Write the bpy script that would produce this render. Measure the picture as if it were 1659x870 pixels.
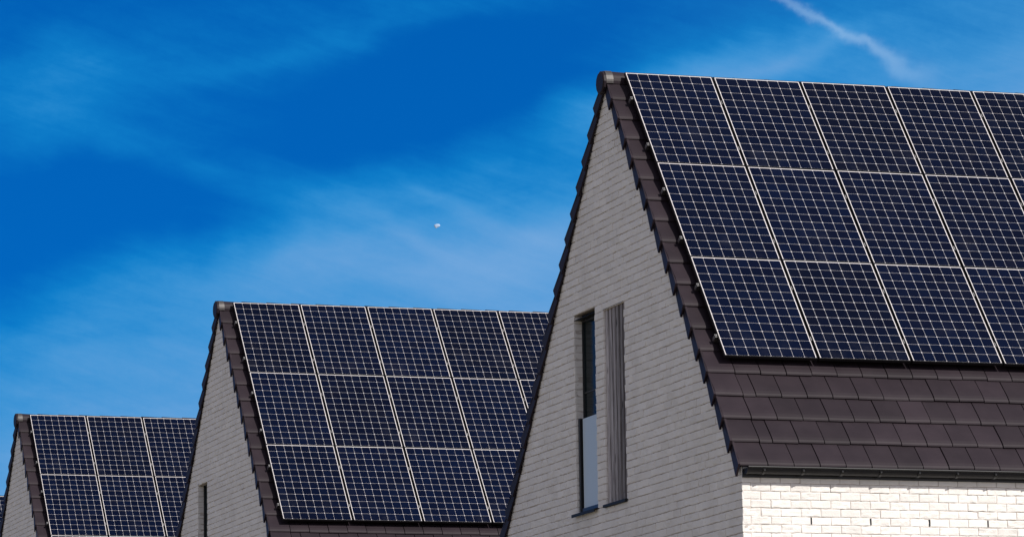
import bpy, bmesh, math, random
from mathutils import Vector, Matrix, noise
random.seed(7)
C = bpy.context.scene
for o in list(bpy.data.objects): bpy.data.objects.remove(o)
rad = math.radians

# ------------------------------------------------------------------ camera
G = 8.0                                   # height of the panel field's top edge above the street level
cam = bpy.data.cameras.new('camera'); co = bpy.data.objects.new('camera', cam); C.collection.objects.link(co)
cam.sensor_width = 36; cam.lens = 4073.04/1024*36; cam.clip_start = 0.5; cam.clip_end = 12000
RX = Vector((0.9510175, -0.3087925, -0.0145913)); UP = Vector((-0.0345819, -0.1531716, 0.9875943)); FW = Vector((0.3071967, 0.9387149, 0.1563475))
CP = Vector((-15.51718, -43.12157, -9.50036+G))
co.matrix_world = Matrix(((RX.x, UP.x, -FW.x, CP.x), (RX.y, UP.y, -FW.y, CP.y), (RX.z, UP.z, -FW.z, CP.z), (0, 0, 0, 1)))
C.camera = co
C.render.resolution_x = 1024; C.render.resolution_y = 536

# ------------------------------------------------------------------ light
SUN = Vector((0.50, -1.0, 1.0)).normalized()
el, az = math.asin(SUN.z), math.atan2(SUN.x, SUN.y)
sl = bpy.data.lights.new('sun', 'SUN'); so = bpy.data.objects.new('sun', sl); C.collection.objects.link(so)
sl.energy = 4.05; sl.angle = rad(0.5); sl.color = (1.0, 0.955, 0.89)
so.rotation_euler = SUN.to_track_quat('Z', 'Y').to_euler(); so.location = (20, -30, 40)
C.view_settings.view_transform = 'Standard'; C.view_settings.look = 'None'
C.view_settings.exposure = 0.2; C.view_settings.gamma = 1; C.view_settings.use_curve_mapping = False
C.render.engine = 'CYCLES'

# ------------------------------------------------------------------ node helper
class NT:
    def __init__(s, tree): s.t = tree; s.n = tree.nodes; s.l = tree.links
    def node(s, typ, **kw):
        n = s.n.new(typ)
        for k, v in kw.items(): setattr(n, k, v)
        return n
    def link(s, a, b): s.l.new(a, b)
    def put(s, v, sock):
        if hasattr(v, 'is_output'): s.l.new(v, sock)
        else: sock.default_value = v
    def m(s, op, a, b=None, c=None, clamp=False):
        n = s.n.new('ShaderNodeMath'); n.operation = op; n.use_clamp = clamp
        s.put(a, n.inputs[0])
        if b is not None: s.put(b, n.inputs[1])
        if c is not None: s.put(c, n.inputs[2])
        return n.outputs[0]
    def ss(s, v, lo, hi, o0=0.0, o1=1.0):
        n = s.n.new('ShaderNodeMapRange'); n.interpolation_type = 'SMOOTHSTEP'
        s.put(v, n.inputs[0]); n.inputs[1].default_value = lo; n.inputs[2].default_value = hi
        n.inputs[3].default_value = o0; n.inputs[4].default_value = o1
        return n.outputs[0]
    def mix(s, f, a, b, typ='MIX'):
        n = s.n.new('ShaderNodeMix'); n.data_type = 'RGBA'; n.blend_type = typ
        s.put(f, n.inputs[0])
        for v, i in ((a, 6), (b, 7)):
            s.put(v if hasattr(v, 'is_output') else (*v, 1) if len(v) == 3 else v, n.inputs[i])
        return n.outputs[2]
    def vec(s, x, y, z):
        n = s.n.new('ShaderNodeCombineXYZ')
        for v, i in ((x, 0), (y, 1), (z, 2)): s.put(v, n.inputs[i])
        return n.outputs[0]
    def sep(s, v):
        n = s.n.new('ShaderNodeSeparateXYZ'); s.l.new(v, n.inputs[0]); return n.outputs
    def noise(s, v, scale, detail=4, rough=.55, dist=0.0):
        n = s.n.new('ShaderNodeTexNoise'); s.l.new(v, n.inputs['Vector'])
        n.inputs['Scale'].default_value = scale; n.inputs['Detail'].default_value = detail
        n.inputs['Roughness'].default_value = rough; n.inputs['Distortion'].default_value = dist
        return n.outputs['Fac']

# ------------------------------------------------------------------ sky
w = bpy.data.worlds.new('World'); C.world = w; w.use_nodes = True
t = NT(w.node_tree); t.n.clear()
out = t.node('ShaderNodeOutputWorld'); bg = t.node('ShaderNodeBackground'); t.link(bg.outputs[0], out.inputs[0])
bg.inputs[1].default_value = 0.085
tc = t.node('ShaderNodeTexCoord'); dirv = tc.outputs['Generated']
dx, dy, dz = t.sep(dirv)
vz = t.m('ADD', dz, 0.30)
nv = t.node('ShaderNodeVectorMath', operation='NORMALIZE'); t.link(t.vec(dx, dy, vz), nv.inputs[0])
sky = t.node('ShaderNodeTexSky', sky_type='NISHITA'); sky.sun_disc = False
sky.sun_elevation = el; sky.sun_rotation = az; sky.air_density = 1.0; sky.dust_density = 0.3; sky.ozone_density = 2.0
t.link(nv.outputs[0], sky.inputs[0])
A = t.m('MULTIPLY', t.m('ARCTAN2', dx, dy), 180/math.pi)          # azimuth in degrees
E_ = t.m('MULTIPLY', t.m('ARCSINE', dz), 180/math.pi)             # elevation in degrees
def azel(px, py):                                                  # where in the sky a feature stands, degrees
    r = (FW + RX*((px/1659*1024-512)/4073.04) - UP*((py/870*536-268)/4073.04)).normalized()
    return math.degrees(math.atan2(r.x, r.y)), math.degrees(math.asin(r.z))
P = t.vec(A, E_, 0.0)
# warp so that soft patches get wispy edges
n1 = t.node('ShaderNodeTexNoise'); t.link(P, n1.inputs['Vector']); n1.inputs['Scale'].default_value = .42; n1.inputs['Detail'].default_value = 3
wv = t.node('ShaderNodeVectorMath', operation='SUBTRACT'); t.link(n1.outputs['Color'], wv.inputs[0]); wv.inputs[1].default_value = (.5, .5, .5)
ws = t.node('ShaderNodeVectorMath', operation='SCALE'); t.link(wv.outputs[0], ws.inputs[0]); ws.inputs['Scale'].default_value = 1.5
wa = t.node('ShaderNodeVectorMath', operation='ADD'); t.link(P, wa.inputs[0]); t.link(ws.outputs[0], wa.inputs[1])
wA, wE, _ = t.sep(wa.outputs[0])
DPP = 14.66/1659                                                   # degrees per photo pixel
def blob(px, py, rx, ry, rot, amp):
    a0, e0 = azel(px, py); c, s_ = math.cos(rad(rot)), math.sin(rad(rot))
    u = t.m('SUBTRACT', wA, a0); v = t.m('SUBTRACT', wE, e0)
    p = t.m('ADD', t.m('MULTIPLY', u, c/(rx*DPP)), t.m('MULTIPLY', v, s_/(rx*DPP)))
    q = t.m('ADD', t.m('MULTIPLY', u, -s_/(ry*DPP)), t.m('MULTIPLY', v, c/(ry*DPP)))
    d2 = t.m('ADD', t.m('MULTIPLY', p, p), t.m('MULTIPLY', q, q))
    return t.m('MULTIPLY', t.m('EXPONENT', t.m('MULTIPLY', d2, -1.0)), amp)
# thin cirrus veil: thicker low down and towards the right
v0 = t.m('ADD', t.m('MULTIPLY', t.m('SUBTRACT', 12.1, wE), 0.122), t.m('MULTIPLY', t.m('SUBTRACT', wA, 18.0), 0.040))
veil = t.m('ADD', t.m('MAXIMUM', v0, 0.0), 0.10)
for b in [(110, 125, 230, 70, 8, .15), (60, 175, 120, 90, 0, .05), (560, 55, 330, 28, 14, .13), (230, 250, 220, 40, -12, .12), (450, 310, 160, 30, -22, .07), (600, 330, 190, 50, 10, .10),
          (620, 215, 230, 85, 20, -.22), (760, 110, 200, 80, 15, -.15), (240, 335, 170, 45, 4, -.22), (60, 420, 160, 60, 10, -.16), (70, 310, 120, 50, 0, -.14),
          (1120, 110, 330, 45, 10, .22), (1290, 90, 120, 14, 14, .10), (780, 345, 130, 16, -25, .09), (650, 390, 120, 14, -22, .06), (480, 440, 240, 40, 8, .16),
          (820, 420, 160, 70, 12, .16), (830, 250, 120, 60, 40, -.02), (1500, 60, 160, 60, 0, -.06), (180, 590, 260, 60, 10, .06), (560, 470, 260, 30, 6, .06), (30, 30, 260, 60, 8, -.06)]:
    veil = t.m('ADD', veil, blob(*b))
# combed streaks
st = t.vec(t.m('MULTIPLY', t.m('ADD', A, t.m('MULTIPLY', E_, 1.2)), .28), t.m('MULTIPLY', t.m('SUBTRACT', E_, t.m('MULTIPLY', A, .18)), 1.6), 0.0)
veil = t.m('ADD', veil, t.m('MULTIPLY', t.m('SUBTRACT', t.noise(st, .8, 6, .55, .4), .5), .22))
st2 = t.vec(t.m('MULTIPLY', t.m('SUBTRACT', A, t.m('MULTIPLY', E_, .9)), .5), t.m('MULTIPLY', t.m('ADD', E_, t.m('MULTIPLY', A, .33)), 3.2), 0.0)
veil = t.m('ADD', veil, t.m('MULTIPLY', t.m('SUBTRACT', t.noise(st2, .9, 9, .66, .3), .5), .20))
veil = t.m('ADD', veil, t.m('MULTIPLY', t.m('SUBTRACT', t.noise(P, 6.0, 3, .7), .5), .05))
# contrail: a bent, spreading line high at the right
pts = [azel(*p) for p in ((1235, -20), (1300, 18), (1352, 48), (1408, 73), (1452, 102), (1525, 140))]
wid = [.04, .06, .075, .085, .14, .22]; amp = [.24, .38, .44, .44, .38, .06]
n2 = t.node('ShaderNodeTexNoise'); t.link(P, n2.inputs['Vector']); n2.inputs['Scale'].default_value = 2.6; n2.inputs['Detail'].default_value = 6
cv = t.node('ShaderNodeVectorMath', operation='SUBTRACT'); t.link(n2.outputs['Color'], cv.inputs[0]); cv.inputs[1].default_value = (.5, .5, .5)
cs = t.node('ShaderNodeVectorMath', operation='SCALE'); t.link(cv.outputs[0], cs.inputs[0]); cs.inputs['Scale'].default_value = .35
ca = t.node('ShaderNodeVectorMath', operation='ADD'); t.link(P, ca.inputs[0]); t.link(cs.outputs[0], ca.inputs[1])
cA, cE, _ = t.sep(ca.outputs[0])
trail = None
for k in range(len(pts)-1):
    (a0, e0), (a1, e1) = pts[k], pts[k+1]; da, de = a1-a0, e1-e0; L2 = da*da+de*de
    u = t.m('SUBTRACT', cA, a0); v = t.m('SUBTRACT', cE, e0)
    h = t.m('DIVIDE', t.m('ADD', t.m('MULTIPLY', u, da), t.m('MULTIPLY', v, de)), L2, clamp=True)
    ex = t.m('SUBTRACT', u, t.m('MULTIPLY', h, da)); ey = t.m('SUBTRACT', v, t.m('MULTIPLY', h, de))
    d2 = t.m('ADD', t.m('MULTIPLY', ex, ex), t.m('MULTIPLY', ey, ey))
    wk = t.m('MULTIPLY_ADD', h, wid[k+1]-wid[k], wid[k]); ak = t.m('MULTIPLY_ADD', h, amp[k+1]-amp[k], amp[k])
    g = t.m('MULTIPLY', t.m('EXPONENT', t.m('MULTIPLY', t.m('DIVIDE', d2, t.m('MULTIPLY', wk, wk)), -1.0)), ak)
    trail = g if trail is None else t.m('MAXIMUM', trail, g)
hs = t.node('ShaderNodeHueSaturation'); hs.inputs['Saturation'].default_value = 1.45; hs.inputs['Value'].default_value = 1.0
t.link(sky.outputs[0], hs.inputs['Color'])
# polarised deep blue only in the northern part of the sky, opposite the sun
north = t.m('MULTIPLY', t.ss(dy, .55, .93), t.ss(dz, .45, .25))
deep = t.mix(north, hs.outputs[0], t.mix(1.0, hs.outputs[0], (.03, .96, 1.44), 'MULTIPLY'))
vf = t.m('MULTIPLY', t.m('MAXIMUM', veil, 0.0), 1.0, clamp=True)
c1 = t.mix(t.ss(vf, 0.0, .50), deep, (.08, 2.75, 6.7))
c2 = t.mix(t.ss(vf, .24, .88), c1, (2.05, 4.2, 7.5))
c2 = t.mix(t.m('MULTIPLY', trail, 1.0), c2, (3.7, 5.9, 8.7))
hz = t.node('ShaderNodeHueSaturation'); hz.inputs['Saturation'].default_value = .55; hz.inputs['Value'].default_value = 1.48
t.link(sky.outputs[0], hz.inputs['Color'])
final = t.mix(north, t.mix(1.0, hz.outputs[0], (1.10, .97, .925), 'MULTIPLY'), c2)
t.link(final, bg.inputs[0])

# ------------------------------------------------------------------ materials
def mat(name, base, rough=.6, spec=.5, metal=0.0):
    m = bpy.data.materials.new(name); m.use_nodes = True
    nt = NT(m.node_tree); b = nt.n['Principled BSDF']
    b.inputs['Base Color'].default_value = (*base, 1); b.inputs['Roughness'].default_value = rough
    b.inputs['Specular IOR Level'].default_value = spec; b.inputs['Metallic'].default_value = metal
    return m, nt, b
def bump(nt, b, h, strength, dist):
    n = nt.node('ShaderNodeBump'); n.inputs['Strength'].default_value = strength; n.inputs['Distance'].default_value = dist
    nt.link(h, n.inputs['Height']); nt.link(n.outputs[0], b.inputs['Normal'])
def varied(name, c0, c1, scale, rough=.6, spec=.4, bs=0, bd=.003, metal=0, attr=None, detail=6):
    m, nt, b = mat(name, c0, rough, spec, metal)
    ob = nt.node('ShaderNodeTexCoord').outputs['Object']
    f = nt.ss(nt.noise(ob, scale, detail, .6), .3, .7)
    col = nt.mix(f, c0, c1)
    if attr:
        a = nt.node('ShaderNodeAttribute'); a.attribute_name = 'tone'
        v = nt.m('MULTIPLY_ADD', a.outputs['Fac'], attr, 1-attr/2)
        col = nt.mix(1.0, col, nt.vec(v, v, v), 'MULTIPLY')
    nt.link(col, b.inputs['Base Color'])
    if bs: bump(nt, b, nt.noise(ob, scale*6, 5, .65), bs, bd)
    return m
M = {}
# whitewashed brick: creamy white with greyer worn spots
m, nt, b = mat('whitewashed_brick', (.76, .74, .70), .8, .2)
ob = nt.node('ShaderNodeTexCoord').outputs['Object']
a = nt.node('ShaderNodeAttribute'); a.attribute_name = 'tone'
col = nt.mix(nt.ss(nt.noise(ob, 2.2, 5, .6), .35, .7), (.84, .81, .775), (.765, .735, .70))
col = nt.mix(nt.ss(nt.noise(ob, 38, 5, .7), .66, .84), col, (.68, .65, .61))
col = nt.mix(nt.ss(nt.noise(ob, 90, 3, .7), .69, .8), col, (.50, .47, .44))
v = nt.m('MULTIPLY_ADD', a.outputs['Fac'], .09, .945)
col = nt.mix(1.0, col, nt.vec(v, v, nt.m('MULTIPLY', v, .995)), 'MULTIPLY')
nt.link(col, b.inputs['Base Color'])
hh = nt.m('ADD', nt.noise(ob, 16, 6, .65, .8), nt.m('MULTIPLY', nt.noise(ob, 70, 3, .6), .4))
bump(nt, b, hh, .85, .006)
M['brick'] = m
M['mortar'] = varied('lime_mortar', (.60, .545, .50), (.51, .465, .43), 14, .95, .1, .6)
M['tile'] = varied('brown_roof_tile', (.0165, .0108, .0152), (.0232, .0158, .0208), 2.6, .56, .20, .35, .002, attr=.36)
M['tile_edge'] = M['tile']
M['underlay'] = mat('dark_underlay', (.012, .012, .014), .9, .1)[0]
M['frame'] = mat('black_anodised_frame', (.006, .006, .007), .38, .35)[0]
M['rail'] = mat('aluminium_rail', (.34, .335, .33), .42, .5, 1.0)[0]
M['clip'] = varied('grey_metal_clip', (.075, .068, .066), (.05, .046, .046), 30, .5, .5, 0, metal=.3)
M['gutter'] = varied('dark_zinc_gutter', (.0050, .0055, .008), (.0085, .0085, .011), 9, .5, .35, 0, metal=.0)
M['black'] = mat('black_painted_metal', (.010, .011, .013), .42, .5)[0]
M['sill'] = mat('dark_sill_metal', (.018, .020, .022), .55, .15)[0]
M['win_frame'] = mat('dark_window_frame', (.020, .022, .024), .45, .5)[0]
m, nt, b = mat('dark_window_glass', (.009, .016, .018), .16, .08); M['glass'] = m
m, nt, b = mat('pale_blue_frosted_glass', (.56, .64, .66), .35, .3); M['frost'] = m
# weathered timber, grain upright
m, nt, b = mat('weathered_timber', (.2, .17, .15), .8, .2)
ob = nt.node('ShaderNodeTexCoord').outputs['Object']
mp = nt.node('ShaderNodeMapping'); nt.link(ob, mp.inputs[0]); mp.inputs['Scale'].default_value = (26, 26, 1.1)
a = nt.node('ShaderNodeAttribute'); a.attribute_name = 'tone'
col = nt.mix(nt.ss(nt.noise(mp.outputs[0], 1.5, 6, .65, .6), .35, .68), (.52, .49, .495), (.15, .135, .138))
mk = nt.node('ShaderNodeMapping'); nt.link(ob, mk.inputs[0]); mk.inputs['Scale'].default_value = (9, 9, 3.3)
col = nt.mix(nt.ss(nt.noise(mk.outputs[0], 1.6, 1, .4), .70, .78), col, (.035, .026, .022))
v = nt.m('MULTIPLY_ADD', a.outputs['Fac'], .9, .5)
nt.link(nt.mix(1.0, col, nt.vec(v, v, v), 'MULTIPLY'), b.inputs['Base Color']); M['wood'] = m
M['interior'] = mat('dim_interior', (.02, .02, .02), .9, .1)[0]

# solar laminate: 8 x 12 navy cells with clipped corners on a white back sheet, under glass
PW, PH = 1.046, 1.559                    # lit face (inside the black frame lip)
CELL = .1288; MX = (PW-8*CELL)/2; MY = (PH-12*CELL)*.36
m, nt, b = mat('solar_laminate', (.003, .005, .02), .08, .11)
ob = nt.node('ShaderNodeTexCoord').outputs['Object']; X, Y, Z = nt.sep(ob)
oi = nt.node('ShaderNodeObjectInfo').outputs['Random']
cx = nt.m('DIVIDE', nt.m('SUBTRACT', X, MX), CELL); cy = nt.m('DIVIDE', nt.m('SUBTRACT', Y, MY), CELL)
def edge(c):
    f = nt.m('FRACT', c); return nt.m('MULTIPLY', nt.m('MINIMUM', f, nt.m('SUBTRACT', 1.0, f)), CELL)
ex, ey = edge(cx), edge(cy)
line = nt.m('MAXIMUM', nt.m('LESS_THAN', ex, .0010), nt.m('LESS_THAN', ey, .00095))
line = nt.m('MAXIMUM', line, nt.m('LESS_THAN', nt.m('ADD', ex, ey), .0100))
inside = nt.m('MULTIPLY', nt.m('LESS_THAN', nt.m('ABSOLUTE', nt.m('SUBTRACT', cx, 4)), 4.0), nt.m('LESS_THAN', nt.m('ABSOLUTE', nt.m('SUBTRACT', cy, 6)), 6.0))
line = nt.m('MAXIMUM', line, nt.m('SUBTRACT', 1.0, inside))
wn = nt.node('ShaderNodeTexWhiteNoise'); wn.noise_dimensions = '3D'
nt.link(nt.vec(nt.m('FLOOR', cx), nt.m('FLOOR', cy), nt.m('MULTIPLY', oi, 50)), wn.inputs['Vector'])
cellc = nt.mix(wn.outputs['Value'], (.0002, .0018, .0110), (.0004, .0031, .0165))
shift = nt.node('ShaderNodeVectorMath', operation='ADD'); nt.link(ob, shift.inputs[0]); nt.link(nt.vec(nt.m('MULTIPLY', oi, 37), nt.m('MULTIPLY', oi, 91), 0.0), shift.inputs[1])
dust = nt.m('MULTIPLY', nt.ss(nt.noise(shift.outputs[0], 2.2, 5, .65), .45, .85), nt.ss(Y, .75, .0, .25, 1.0))
pv = nt.m('MULTIPLY_ADD', oi, .36, .82)
cellc = nt.mix(1.0, cellc, nt.vec(pv, pv, pv), 'MULTIPLY')
cellc = nt.mix(nt.m('MULTIPLY', dust, .06), cellc, (.22, .22, .24))
spot = nt.ss(nt.noise(shift.outputs[0], 9, 2, .5), .775, .80)
cellc = nt.mix(nt.m('MULTIPLY', spot, .10), cellc, (.5, .5, .5))
nt.link(nt.mix(line, cellc, nt.mix(inside, (.68, .645, .64), (.58, .56, .575))), b.inputs['Base Color'])
M['laminate'] = m

# ------------------------------------------------------------------ mesh builder
class MB:
    def __init__(s): s.v = []; s.f = []; s.tone = []
    def add(s, vs, fs, tone=.5):
        k = len(s.v); s.v += [tuple(p) for p in vs]; s.f += [tuple(i+k for i in f) for f in fs]; s.tone += [tone]*len(vs)
    def box(s, x0, x1, y0, y1, z0, z1, tone=.5):
        s.hexa([(x0, y0, z0), (x1, y0, z0), (x1, y1, z0), (x0, y1, z0), (x0, y0, z1), (x1, y0, z1), (x1, y1, z1), (x0, y1, z1)], tone)
    def hexa(s, p, tone=.5):
        s.add(p, [(3, 2, 1, 0), (4, 5, 6, 7), (0, 1, 5, 4), (1, 2, 6, 5), (2, 3, 7, 6), (3, 0, 4, 7)], tone)
    def prism(s, prof, x0, x1, tone=.5, rnd=None):
        n = len(prof); vs = [(x0, y, z) for y, z in prof]+[(x1, y, z) for y, z in prof]
        s.add(vs, [tuple(range(n)), tuple(range(2*n-1, n-1, -1))]+[(i, i+n, (i+1) % n+n, (i+1) % n) for i in range(n)], tone)
    def build(s, name, material, parent=None, bevel=0, smooth=False):
        me = bpy.data.meshes.new(name); me.from_pydata(s.v, [], s.f); me.update()
        at = me.attributes.new('tone', 'FLOAT', 'POINT'); at.data.foreach_set('value', s.tone)
        bm = bmesh.new(); bm.from_mesh(me); bmesh.ops.recalc_face_normals(bm, faces=bm.faces); bm.to_mesh(me); bm.free()
        if smooth:
            for p in me.polygons: p.use_smooth = True
        me.materials.append(material)
        o = bpy.data.objects.new(name, me); C.collection.objects.link(o)
        if parent: o.parent = parent
        if bevel:
            md = o.modifiers.new('bevel', 'BEVEL'); md.width = bevel; md.segments = 2; md.limit_method = 'ANGLE'; md.angle_limit = rad(40)
        return o
def empty(name, loc, rot=(0, 0, 0)):
    o = bpy.data.objects.new(name, None); C.collection.objects.link(o); o.location = loc; o.rotation_euler = rot; o.empty_display_size = .3; return o
def tag(o, label=None, cat=None, group=None, kind=None):
    for k, v in (('label', label), ('category', cat), ('group', group), ('kind', kind)):
        if v: o[k] = v
    return o
def copy_tree(o, parent=None, skip=()):
    c = o.copy(); C.collection.objects.link(c); c.parent = parent
    for ch in list(o.children):
        if ch.name.split('.')[0] not in skip: copy_tree(ch, c, skip)
    return c

# ------------------------------------------------------------------ ground
bm = bmesh.new()
xs = [-3000, -600, -120, -60, -30, 0, 30, 60, 120, 600, 3000]
ys = [-3000, -600, -120, -60, -44, -36, -30, -24, -18, -12, 0, 30, 80, 200, 800, 6000]
def gz(y): s = min(1, max(0, (y+36)/22)); s = s*s*(3-2*s); return -3.1*(1-s)
vv = [[bm.verts.new((x, y, gz(y))) for x in xs] for y in ys]
for j in range(len(ys)-1):
    for i in range(len(xs)-1): bm.faces.new((vv[j][i], vv[j][i+1], vv[j+1][i+1], vv[j+1][i]))
me = bpy.data.meshes.new('ground'); bm.to_mesh(me); bm.free()
gm = varied('lawn_and_gravel', (.12, .115, .08), (.24, .21, .17), .16, .95, .1, .4, .03)
me.materials.append(gm); go = bpy.data.objects.new('ground', me); C.collection.objects.link(go); tag(go, kind='structure')

# ------------------------------------------------------------------ house
TH = rad(50.905); TN, CS, SN = math.tan(TH), math.cos(TH), math.sin(TH)
YR = .18                                  # ridge
XS = -.218                                # outer face of the verge tiles
XW = -.18                                 # gable brick face
LEN = 9.4                                 # far gable
YW = -3.818                               # eaves wall face
YB = 2*YR-YW
GAUGE = .348; S0 = .346
def rp(s, d, side=1):
    """point on the roof slope: s metres down the slope, d below the solar plane"""
    y = -s*CS + d*SN; z = -s*SN - d*CS
    if side < 0: y = 2*YR-y
    return y, z+G
def at_depth(z, d, side=1):               # y on the surface d below the solar plane at height z (local, +G)
    y = ((z-G)+d/CS)/TN
    return y if side > 0 else 2*YR-y

BL, BH = .2237, .0863
ZTOP = -5.2015+G                          # one bed joint, on the eaves wall
def brick_course_z(k): return ZTOP + k*BH
def brick(mb, o, u, n, x0, x1, z0, z1, rng, jl=.0032, bed=.0035):
    """one hand-moulded brick: rounded arrises, uneven face, on plane point o + x*u (+ z up), outward n"""
    x0 += jl+rng.uniform(-.0015, .0015); x1 -= jl+rng.uniform(-.0015, .0015)
    lift = rng.uniform(-.0022, .0022); z0 += bed+lift+rng.uniform(-.0012, .0012); z1 -= bed-lift+rng.uniform(-.0012, .0012)
    if x1-x0 < .02: return
    tiltz, tiltx, base = rng.uniform(-.0028, .0028), rng.uniform(-.002, .002), rng.uniform(-.0022, .0015)
    nx = 6 if x1-x0 > .12 else 3
    fx = [0, .06]+[.06+.88*i/(nx-1) for i in range(1, nx-1)]+[.94, 1]; fz = [0, .12, .37, .63, .88, 1]
    seed = Vector((rng.uniform(0, 90), rng.uniform(0, 90), rng.uniform(0, 90))); rough = rng.choice((.4, .6, .8, 1, 1.2, 1.5))
    vs = []
    for j, b in enumerate(fz):
        for i, a in enumerate(fx):
            e = (i in (0, len(fx)-1)) or (j in (0, len(fz)-1))
            x = x0+(x1-x0)*a; z = z0+(z1-z0)*b
            h = base+tiltz*(b-.5)*2+tiltx*(a-.5)*2+noise.noise(seed+Vector((x*16, z*26, 0)))*.0052*rough
            if e: h -= .0028; z += noise.noise(seed+Vector((x*22, 7, z*9)))*.0060; 
            vs.append(o+u*x+n*h+Vector((0, 0, z)))
    W_ = len(fx); H_ = len(fz)
    fs = [(j*W_+i, j*W_+i+1, (j+1)*W_+i+1, (j+1)*W_+i) for j in range(H_-1) for i in range(W_-1)]
    ring = [i for i in range(W_)]+[j*W_+W_-1 for j in range(1, H_)]+[(H_-1)*W_+i for i in range(W_-2, -1, -1)]+[j*W_ for j in range(H_-2, 0, -1)]
    k = len(vs)
    for r in ring: vs.append(vs[r]-n*.02)
    nr = len(ring)
    fs += [(ring[i], k+i, k+(i+1) % nr, ring[(i+1) % nr]) for i in range(nr)]
    mb.add(vs, fs, rng.random())

def make_wall(openings, parent, detail=True):
    rng = random.Random(11)
    mb = MB(); mo = MB()
    zk = [k for k in range(-33, 62)]
    # gable (x = XW, facing -x): u = +y
    o = Vector((XW, 0, 0)); u = Vector((0, 1, 0)); n = Vector((-1, 0, 0))
    for k in zk:
        z0, z1 = brick_course_z(k), brick_course_z(k)+BH
        if z0 < 0: continue
        zm = z1-.01
        y0 = max(YW, at_depth(zm, .165)); y1 = min(YB, at_depth(zm, .165, -1))
        if y1-y0 < .05: continue
        spans = [(y0, y1)]
        for (a, b_, lo, hi, dep) in openings:
            if lo-.02 < (z0+z1)/2 < hi+.02:
                spans = [q for (p0, p1) in spans for q in ((p0, min(p1, a)), (max(p0, b_), p1)) if q[1]-q[0] > .01]
        off = (0 if k % 2 else BL/2)+.055
        for (p0, p1) in spans:
            mo.box(XW+.011, XW+.10, p0+.003, p1-.003, z0, z1)
            i = math.floor((p0-YW-off)/BL); x = YW+off+i*BL
            while x < p1:
                a, b_ = max(x, p0), min(x+BL, p1)
                if b_-a > .03: brick(mb, o, u, n, a, b_, z0, z1, rng, .0014, .0046)
                x += BL
        for (a, b_, lo, hi, dep) in openings:                       # bricks returning into the reveal
            if lo-.02 < (z0+z1)/2 < hi+.02 and dep > 0:
                for yy, nn in ((b_, Vector((0, -1, 0))), (a, Vector((0, 1, 0)))):
                    brick(mb, Vector((0, yy, 0)), Vector((1, 0, 0)), nn, XW+.004, XW+dep+.06, z0, z1, rng)
    # eaves wall (y = YW, facing -y): u = +x
    o = Vector((0, YW, 0)); u = Vector((1, 0, 0)); n = Vector((0, -1, 0)); weeps = []
    for k in zk:
        z0, z1 = brick_course_z(k), brick_course_z(k)+BH
        if z0 < 0 or z1 > G-4.93: continue
        off = .14 if k % 2 == 0 else .14+BL/2
        x = off-3*BL
        i = 0
        while x < LEN:
            a, b_ = max(x, XW+.002), min(x+BL, LEN)
            wl = 0
            if k == -4 and abs(((x-.588)/(3*BL)) - round((x-.588)/(3*BL))) < .05 and .3 < x < 8.5:
                weeps.append((x, z0, z1))
            if b_-a > .03: brick(mb, o, u, n, a, b_, z0, z1, rng)
            x += BL
        mo.box(XW+.012, LEN, YW+.0075, YW+.10, z0, z1)
    # far gable and rear wall, never seen from the street side
    mo.add([(LEN, YW+.11, 0), (LEN, YB, 0), (LEN, YB, G-5.05), (LEN, YR, G-.25), (LEN, YW+.11, G-5.05)], [(0, 1, 2, 3, 4)])
    mo.add([(XW+.1, YB, 0), (LEN, YB, 0), (LEN, YB, G-5.05), (XW+.1, YB, G-5.05)], [(0, 1, 2, 3)])
    wall = mb.build('wall', M['brick'], parent)
    mo.build('mortar', M['mortar'], wall)
    wm = MB()
    for (x, z0, z1) in weeps: wm.box(x-.0085, x+.0085, YW-.0015, YW+.02, z0+.012, z1-.006)
    return wall, weeps

def tile_slab(mb, x0, x1, s_lo, side, rng, d_lo=.100, verge=False):
    """one flat interlocking tile whose nose ends at s_lo; its head tucks under the course above"""
    s_hi = s_lo-GAUGE-.03
    j = rng.uniform(-.005, .005); dj = rng.uniform(-.004, .004); sk = rng.uniform(-.004, .004)
    g = .0052
    prof = [(s_hi, .136), (s_lo-.13, d_lo+.0095), (s_lo-.075, d_lo+.0055), (s_lo-.034, d_lo+.0065), (s_lo-.012, d_lo+.0105), (s_lo, d_lo+.019), (s_lo, d_lo+.037), (s_lo-.05, d_lo+.038), (s_hi, .160)]
    vs = []
    for x, e in ((x0+g, 0), (x1-g, sk)):
        for s, d in prof: vs.append((x, *rp(s+j+e, d+dj, side)))
    n = len(prof)
    mb.add(vs, [tuple(range(n)), tuple(range(2*n-1, n-1, -1))]+[(i, i+n, (i+1) % n+n, (i+1) % n) for i in range(n)], rng.random())

def verge_tile(mb, s_lo, side, rng):
    j = rng.uniform(-.004, .004); d_lo = .100; s_hi = s_lo-GAUGE-.03; x1 = .102
    tone = rng.random()
    tile_slab(mb, XS+.004, x1, s_lo, side, rng)
    # hanging side piece, swinging out a little over the one below it
    def P(x, s, d): return (x, *rp(s+j, d, side))
    xo, xi = XS-.016, XS+.018
    th = .024
    mb.hexa([P(xi, s_hi, .130), P(xi+th, s_hi, .130), P(xo+th, s_lo, d_lo+.004), P(xo, s_lo, d_lo+.004),
             P(xi, s_hi+.03, .235), P(xi+th, s_hi+.03, .235), P(xo+th, s_lo+.040, .250), P(xo, s_lo+.040, .250)], tone)
    tw = .03; mb.hexa([P(xi+.005, s_hi, .137), P(XS+.01, s_hi, .137), P(XS+.01, s_lo-.004, d_lo+.010), P(xo+.004, s_lo-.004, d_lo+.010),
             P(xi+.005, s_hi, .155), P(XS+.01, s_hi, .155), P(XS+.01, s_lo-.004, d_lo+.030), P(xo+.004, s_lo-.004, d_lo+.030)], tone)

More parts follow.
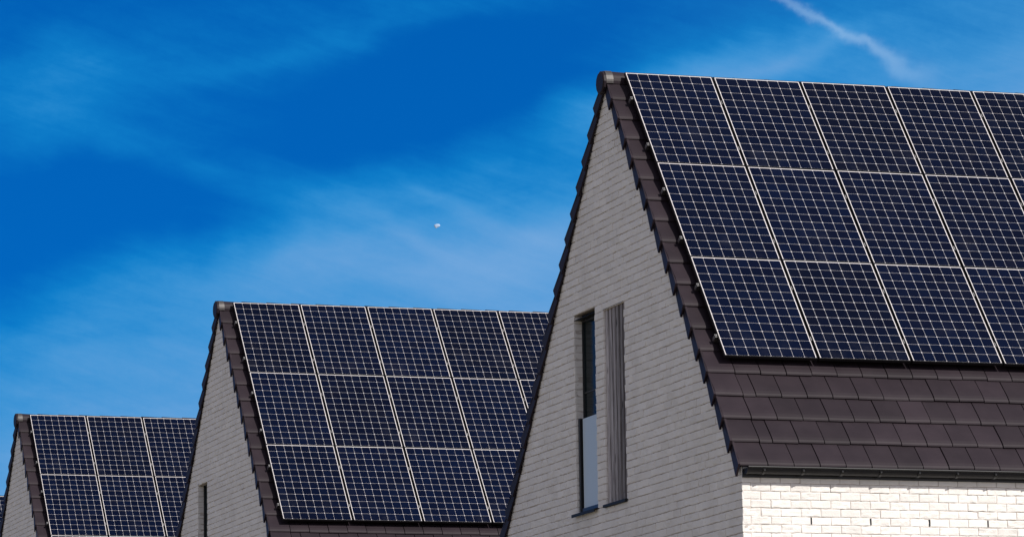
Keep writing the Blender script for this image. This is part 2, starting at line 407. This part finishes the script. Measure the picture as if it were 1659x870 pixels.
def make_roof(parent):
    rng = random.Random(5)
    field = MB()
    for side in (1, -1):
        for k in range(18):
            s = S0+k*GAUGE
            x = .102
            if k % 2 == 0: tile_slab(field, x, x+.1467, s, side, rng); x += .1467
            while x < LEN:
                tile_slab(field, x, min(x+.2935, LEN+.1), s, side, rng); x += .2935
    # boarding under the tiles
    for side in (1, -1):
        ya, za = rp(-.04, .172, side); yb, zb = rp(6.20, .172, side); yc, zc = rp(6.20, .20, side); yd, zd = rp(-.04, .20, side)
        yp = YR+(.0 if side > 0 else 0)
        zt = G+YR*TN-.172/CS; zu = G+YR*TN-.21/CS
        field.hexa([(XW+.01, YR, zt), (LEN, YR, zt), (LEN, yb, zb), (XW+.01, yb, zb), (XW+.01, YR, zu), (LEN, YR, zu), (LEN, yc, zc), (XW+.01, yc, zc)], .1)
    roof = field.build('roof', M['tile'], parent)
    for side in (1, -1):
        v = MB()
        for k in range(18): verge_tile(v, S0+k*GAUGE, side, rng)
        v.build('verge', M['tile'], roof)
    # ridge tiles
    r = MB(); R0 = .128; zc = G-.090
    x = XS-.005
    while x < LEN:
        L = .40; n = 14; vs = []
        for xx, rr in ((x, R0+.006), (x+L+.03, R0-.006)):
            for i in range(n+1):
                a = rad(-14)+rad(208)*i/n; vs.append((xx, YR-rr*math.cos(a), zc+rr*math.sin(a)))
            for i in range(n, -1, -1):
                a = rad(-14)+rad(208)*i/n; q = rr-.018; vs.append((xx, YR-q*math.cos(a), zc+q*math.sin(a)))
        N2 = 2*(n+1)
        r.add(vs, [tuple(range(N2)), tuple(range(2*N2-1, N2-1, -1))]+[(i, i+N2, (i+1) % N2+N2, (i+1) % N2) for i in range(N2)], rng.random())
        x += L
    ridge = r.build('ridge', M['tile'], roof)
    e = MB(); n = 12
    for (xa, xb, ra, rb) in ((XS-.040, XS-.028, .122, .140), (XS-.028, XS-.002, .140, .140)):
        vs = [(xa, YR-ra*math.cos(2*math.pi*i/n), zc-.005+ra*math.sin(2*math.pi*i/n)*.985) for i in range(n)]
        vs += [(xb, YR-rb*math.cos(2*math.pi*i/n), zc-.005+rb*math.sin(2*math.pi*i/n)*.985) for i in range(n)]
        e.add(vs, [tuple(range(n)), tuple(range(2*n-1, n-1, -1))]+[(i, i+n, (i+1) % n+n, (i+1) % n) for i in range(n)], .3)
    e.build('ridge_end_cap', M['tile'], roof)
    c = MB(); n = 8; vs = []
    for xx in (XS+.0, XS+.085):
        for rr in (R0+.0085, R0+.0125):
            for i in range(n+1):
                a = rad(-12)+rad(78)*i/n; vs.append((xx, YR-rr*math.cos(a), zc+rr*math.sin(a)))
    q = n+1; fs = []
    for i in range(n):
        fs += [(q+i, q+i+1, 3*q+i+1, 3*q+i), (i, 2*q+i, 2*q+i+1, i+1), (i, i+1, q+i+1, q+i), (2*q+i, 3*q+i, 3*q+i+1, 2*q+i+1)]
    fs += [(0, q, 3*q, 2*q), (q-1, 3*q-1, 4*q-1, 2*q-1)]
    c.add(vs, fs); c.build('ridge_clip', M['clip'], roof)
    return roof

def make_gutter(parent):
    # half-round gutter on brackets, fascia behind
    x0, x1 = XS+.055, LEN; yc, zc = YW-.085, G-4.972; R = .060
    g = MB(); n = 12; vs = []
    for xx in (x0, x1):
        for i in range(n+1):
            a = math.pi+math.pi*i/n; vs.append((xx, yc+R*math.cos(a), zc+R*math.sin(a)))
        for i in range(n, -1, -1):
            a = math.pi+math.pi*i/n; vs.append((xx, yc+(R-.004)*math.cos(a), zc+(R-.004)*math.sin(a)))
    N2 = 2*(n+1)
    g.add(vs, [(i, i+N2, (i+1) % N2+N2, (i+1) % N2) for i in range(N2)])
    n = 10; k = [(yc-R-.012+.012*math.cos(2*math.pi*i/n), zc+.008+.010*math.sin(2*math.pi*i/n)) for i in range(n)]   # rolled front bead
    g.prism(k, x0, x1)
    gut = g.build('gutter', M['gutter'], parent)
    e = MB(); n = 14
    prof = [(yc+(R+.003)*math.cos(math.pi+math.pi*i/n), zc+(R+.003)*math.sin(math.pi+math.pi*i/n)) for i in range(n+1)]
    e.prism(prof, x0-.006, x0+.02); e.build('gutter_end_cap', M['gutter'], gut)
    x = .02
    while x < LEN:
        b = MB(); n = 10; vs = []
        for xx in (x-.014, x+.014):
            for rr in (R+.001, R+.006):
                for i in range(n+1):
                    a = math.pi*.94+math.pi*1.06*i/n; vs.append((xx, yc+rr*math.cos(a), zc+rr*math.sin(a)))
        q = n+1; fs = []
        for i in range(n): fs += [(q+i, q+i+1, 3*q+i+1, 3*q+i), (i, 2*q+i, 2*q+i+1, i+1), (i, i+1, q+i+1, q+i), (2*q+i, 3*q+i, 3*q+i+1, 2*q+i+1)]
        b.add(vs, fs)
        b.box(x-.008, x+.008, yc-R-.012, yc-R+.004, zc-.030, zc-.016)     # front tab
        b.box(x-.014, x+.014, YW-.024, YW-.019, zc-.085, zc+.02)
        bo = b.build('gutter_bracket', M['black'], gut)
        x += .437
    f = MB(); f.box(XS+.045, LEN, YW-.019, YW+.03, G-5.060, G-4.90); f.build('fascia', M['black'], parent)
    return gut

def make_window(parent, y0, y1, z0, z1, dep, balustrade):
    xf = XW+dep
    f = MB(); fw = .022
    f.box(xf, xf+.05, y0+.002, y0+fw, z0, z1); f.box(xf, xf+.05, y1-fw, y1-.002, z0, z1)
    f.box(xf+.001, xf+.049, y0+fw, y1-fw, z1-fw, z1-.001); f.box(xf+.001, xf+.049, y0+fw, y1-fw, z0+.001, z0+.06)
    f.box(xf+.012, xf+.030, y0+fw, y1-fw, z0+1.40, z0+1.415)
    win = f.build('window', M['win_frame'], parent, .003)
    g = MB(); g.box(xf+.022, xf+.03, y0+fw-.005, y1-fw+.005, z0+.05, z1-.02); g.build('window_pane', M['glass'], win)
    b = MB(); b.add([(xf+.06, y0-.02, z0-.05), (xf+.06, y1+.02, z0-.05), (xf+.06, y1+.02, z1+.05), (xf+.06, y0-.02, z1+.05)], [(0, 1, 2, 3)]); b.build('window_backing', M['interior'], win)
    s = MB()   # metal sill with a drip nose
    s.prism([(0, 0)]*0 or [(XW+dep, z0+.012), (XW-.055, z0-.010), (XW-.055, z0-.045), (XW-.047, z0-.045), (XW-.047, z0-.018), (XW+dep, z0+.002)], y0-.03, y1+.045)
    s.v = [(v[1], v[0], v[2]) for v in s.v]
    s.build('window_sill', M['sill'], win)
    l = MB(); l.box(XW+.001, XW+dep, y0-.005, y1+.005, z1-.001, z1+.004); l.build('window_lintel_strip', M['sill'], win)
    if balustrade:
        zt = G-3.835
        p = MB(); p.box(XW+.050, XW+.062, y0+.012, y1-.115, z0+.055, zt); p.build('balustrade_glass', M['frost'], win)
        k = MB(); k.box(XW+.028, XW+.072, y1-.062, y1-.012, z0+.012, zt+.012); k.build('balustrade_post', M['black'], win, .003)
        k = MB(); k.box(XW+.040, XW+.070, y0+.008, y1-.056, z0+.013, z0+.055); k.build('balustrade_rail', M['black'], win, .003)
    return win

def make_shutter(parent, y0, y1, z0, z1):
    rng = random.Random(3); mb = MB(); y = y0+.004
    gap = .050; w_ = (y1-y0-.008-5*gap)/6
    for i in range(6):
        d = .028+rng.uniform(-.003, .003)
        mb.box(XW+d, XW+.078, y, y+w_, z0+.012+rng.uniform(0, .006), z1-.006, rng.random())
        y += w_+gap
    sh = mb.build('shutter', M['wood'], parent, .002)
    bk = MB(); bk.box(XW+.085, XW+.095, y0-.01, y1+.01, z0-.03, z1+.02); bk.build('shutter_backing', M['black'], sh)
    s = MB(); s.box(XW-.035, XW+.085, y0-.035, y1+.03, z0-.030, z0+.004); s.build('shutter_sill', M['sill'], sh, .004)
    l = MB(); l.box(XW+.001, XW+.085, y0-.004, y1+.004, z1-.001, z1+.004); l.build('shutter_lintel_strip', M['sill'], sh)
    return sh

RAIL_S = []
for r in range(3): RAIL_S += [r*(PH+.0199)+.28*PH, r*(PH+.0199)+.80*PH]
GX, GY = .0407, .0199
def make_rails(parent, ncol):
    for s in RAIL_S:
        x0, x1 = -.045, ncol*(PW+GX)+.02
        mb = MB(); a = s-.020; b_ = s+.020
        mb.hexa([(x0, *rp(a, .043)), (x1, *rp(a, .043)), (x1, *rp(b_, .043)), (x0, *rp(b_, .043)), (x0, *rp(a, .083)), (x1, *rp(a, .083)), (x1, *rp(b_, .083)), (x0, *rp(b_, .083))])
        rl = mb.build('mounting_rail', M['rail'], parent)
        c = MB()          # end clamp with its bolt
        c.hexa([(-.040, *rp(s-.022, .012)), (-.0145, *rp(s-.022, .012)), (-.0145, *rp(s+.022, .012)), (-.040, *rp(s+.022, .012)),
                (-.040, *rp(s-.022, .042)), (-.0145, *rp(s-.022, .042)), (-.0145, *rp(s+.022, .042)), (-.040, *rp(s+.022, .042))])
        c.hexa([(-.034, *rp(s-.009, .0)), (-.018, *rp(s-.009, .0)), (-.018, *rp(s+.009, .0)), (-.034, *rp(s+.009, .0)),
                (-.034, *rp(s-.009, .012)), (-.018, *rp(s-.009, .012)), (-.018, *rp(s+.009, .012)), (-.034, *rp(s+.009, .012))])
        c.build('end_clamp', M['rail'], rl)
        for k in range(1, ncol):
            xm = k*(PW+GX)-GX/2; c = MB()
            c.hexa([(xm-.007, *rp(s-.03, .010)), (xm+.007, *rp(s-.03, .010)), (xm+.007, *rp(s+.03, .010)), (xm-.007, *rp(s+.03, .010)),
                    (xm-.007, *rp(s-.03, .042)), (xm+.007, *rp(s-.03, .042)), (xm+.007, *rp(s+.03, .042)), (xm-.007, *rp(s+.03, .042))])
            c.build('mid_clamp', M['rail'], rl)
        for k in range(0, int(x1/.9)+1):      # roof hooks standing on the tiles
            xm = .30+k*.88; c = MB()
            c.hexa([(xm-.015, *rp(s-.015, .083)), (xm+.015, *rp(s-.015, .083)), (xm+.015, *rp(s+.015, .083)), (xm-.015, *rp(s+.015, .083)),
                    (xm-.015, *rp(s-.015, .135)), (xm+.015, *rp(s-.015, .135)), (xm+.015, *rp(s+.015, .135)), (xm-.015, *rp(s+.015, .135))])
            c.build('roof_hook', M['rail'], rl)

OFF = [(0, 0, 0), (-.117, 17.924, -.030), (-.494, 32.074, -.099), (-.80, 46.2, -.165)]
hl = ['largest white brick house with a slim window and a wooden shutter in its gable',
      'middle white brick house behind the largest one, one dark slit window in its gable',
      'smallest whole house at far left, white brick gable without a window in view',
      'sliver of a house roof at the left photo edge, behind the smallest whole house']
WA = (.725, 1.452, G-4.93, G-2.672, .095); SA = (-.272, .422, G-4.93, G-2.690, .0)
WB = (1.03, 1.65, G-4.93, G-2.68, .095)
def make_house(openings, shutter):
    h = empty('house', (0, 0, 0))
    wall, weeps = make_wall(openings, h)
    for (x, z0, z1) in weeps:
        wm = MB(); wm.box(x-.0075, x+.0075, YW-.0035, YW+.02, z0+.012, z1-.006); wm.build('weep_hole_shade', M['black'], wall)  # solid black box paints the shade inside each open joint
    make_roof(h); make_gutter(h)
    make_window(h, *openings[0], bool(shutter))
    if shutter: make_shutter(h, *openings[1][:4])
    return h
houses = [make_house([WA, SA], True), make_house([WB], False)]
houses.append(copy_tree(houses[1])); houses.append(copy_tree(houses[1]))
for i, h in enumerate(houses):
    h.location = OFF[i]; tag(h, hl[i], 'house', 'white brick houses in a row')
NCOL = [6, 6, 5, 5]
for i, h in enumerate(houses): make_rails(h, NCOL[i])

# ------------------------------------------------------------------ solar panels
def make_panel():
    p = empty('solar_panel', (0, 0, 0))
    f = MB(); lx, ly, d = .0100, .0085, .036
    f.box(-lx, 0, -ly, PH+ly, -d, 0); f.box(PW, PW+lx, -ly, PH+ly, -d, 0)
    f.box(0, PW, -ly, .0040, -d, -.0002); f.box(0, PW, PH, PH+ly, -d, -.0002)
    fr = f.build('frame', M['frame'], p)
    g = MB(); g.box(0, PW, 0, PH, -.006, -.0015); g.build('glass_face', M['laminate'], p)
    return p
proto = make_panel()
HN = ['largest roof', 'middle roof', 'small left roof', 'roof sliver at left edge']
RN = ['top', 'middle', 'bottom']
CN = ['first', 'second', 'third', 'fourth', 'fifth', 'sixth']
rng = random.Random(21); used = False
for i in range(4):
    for r in range(3):
        for c in range(NCOL[i]):
            o = proto if not used else copy_tree(proto); used = True
            s = r*(PH+GY)+PH; x = c*(PW+GX)
            y, z = rp(s, rng.uniform(-.0012, .0012))
            o.location = (OFF[i][0]+x+rng.uniform(-.0012, .0012), OFF[i][1]+y, OFF[i][2]+z)
            o.rotation_euler = (TH+rad(rng.uniform(-.10, .10)), rad(rng.uniform(-.10, .10)), rad(rng.uniform(-.05, .05)))
            if c == 0: lab = f'navy solar panel beside verge tiles, {RN[r]} row of {HN[i]}'
            else: lab = f'navy solar panel, {CN[c]} from left in {RN[r]} row of {HN[i]}'
            tag(o, lab, 'solar panel', 'solar panels on the roofs')

# ------------------------------------------------------------------ unidentified pale speck in the sky, too small for a lunar disc
r = (FW + RX*((708.5/1659*1024-512)/4073.04) - UP*((365.5/870*536-268)/4073.04)).normalized()
bm = bmesh.new(); bmesh.ops.create_icosphere(bm, subdivisions=4, radius=1)
K = 3000/6600
for v in bm.verts:
    p = v.co.copy(); q = 1+.18*noise.noise(p*1.7)
    X_ = p.x*4.9*q; Z_ = p.z*2.7*q + (0 if p.z > 0 else p.z*1.4*math.exp(-((p.x+.45)/.35)**2)*1.6)
    v.co = Vector((X_*K, p.y*1.1*K, Z_*K))
me = bpy.data.meshes.new('sky_speck'); bm.to_mesh(me); bm.free()
for p in me.polygons: p.use_smooth = True
mm = varied('pale_speck', (.30, .42, .60), (.40, .51, .68), .4, 1.0, 0.0)
me.materials.append(mm); mo = bpy.data.objects.new('sky_speck', me); C.collection.objects.link(mo)
mo.location = CP+r*3000; mo.rotation_euler = (0, 0, -rad(18))
tag(mo, 'tiny pale unidentified speck alone in the open blue sky', 'sky_speck')
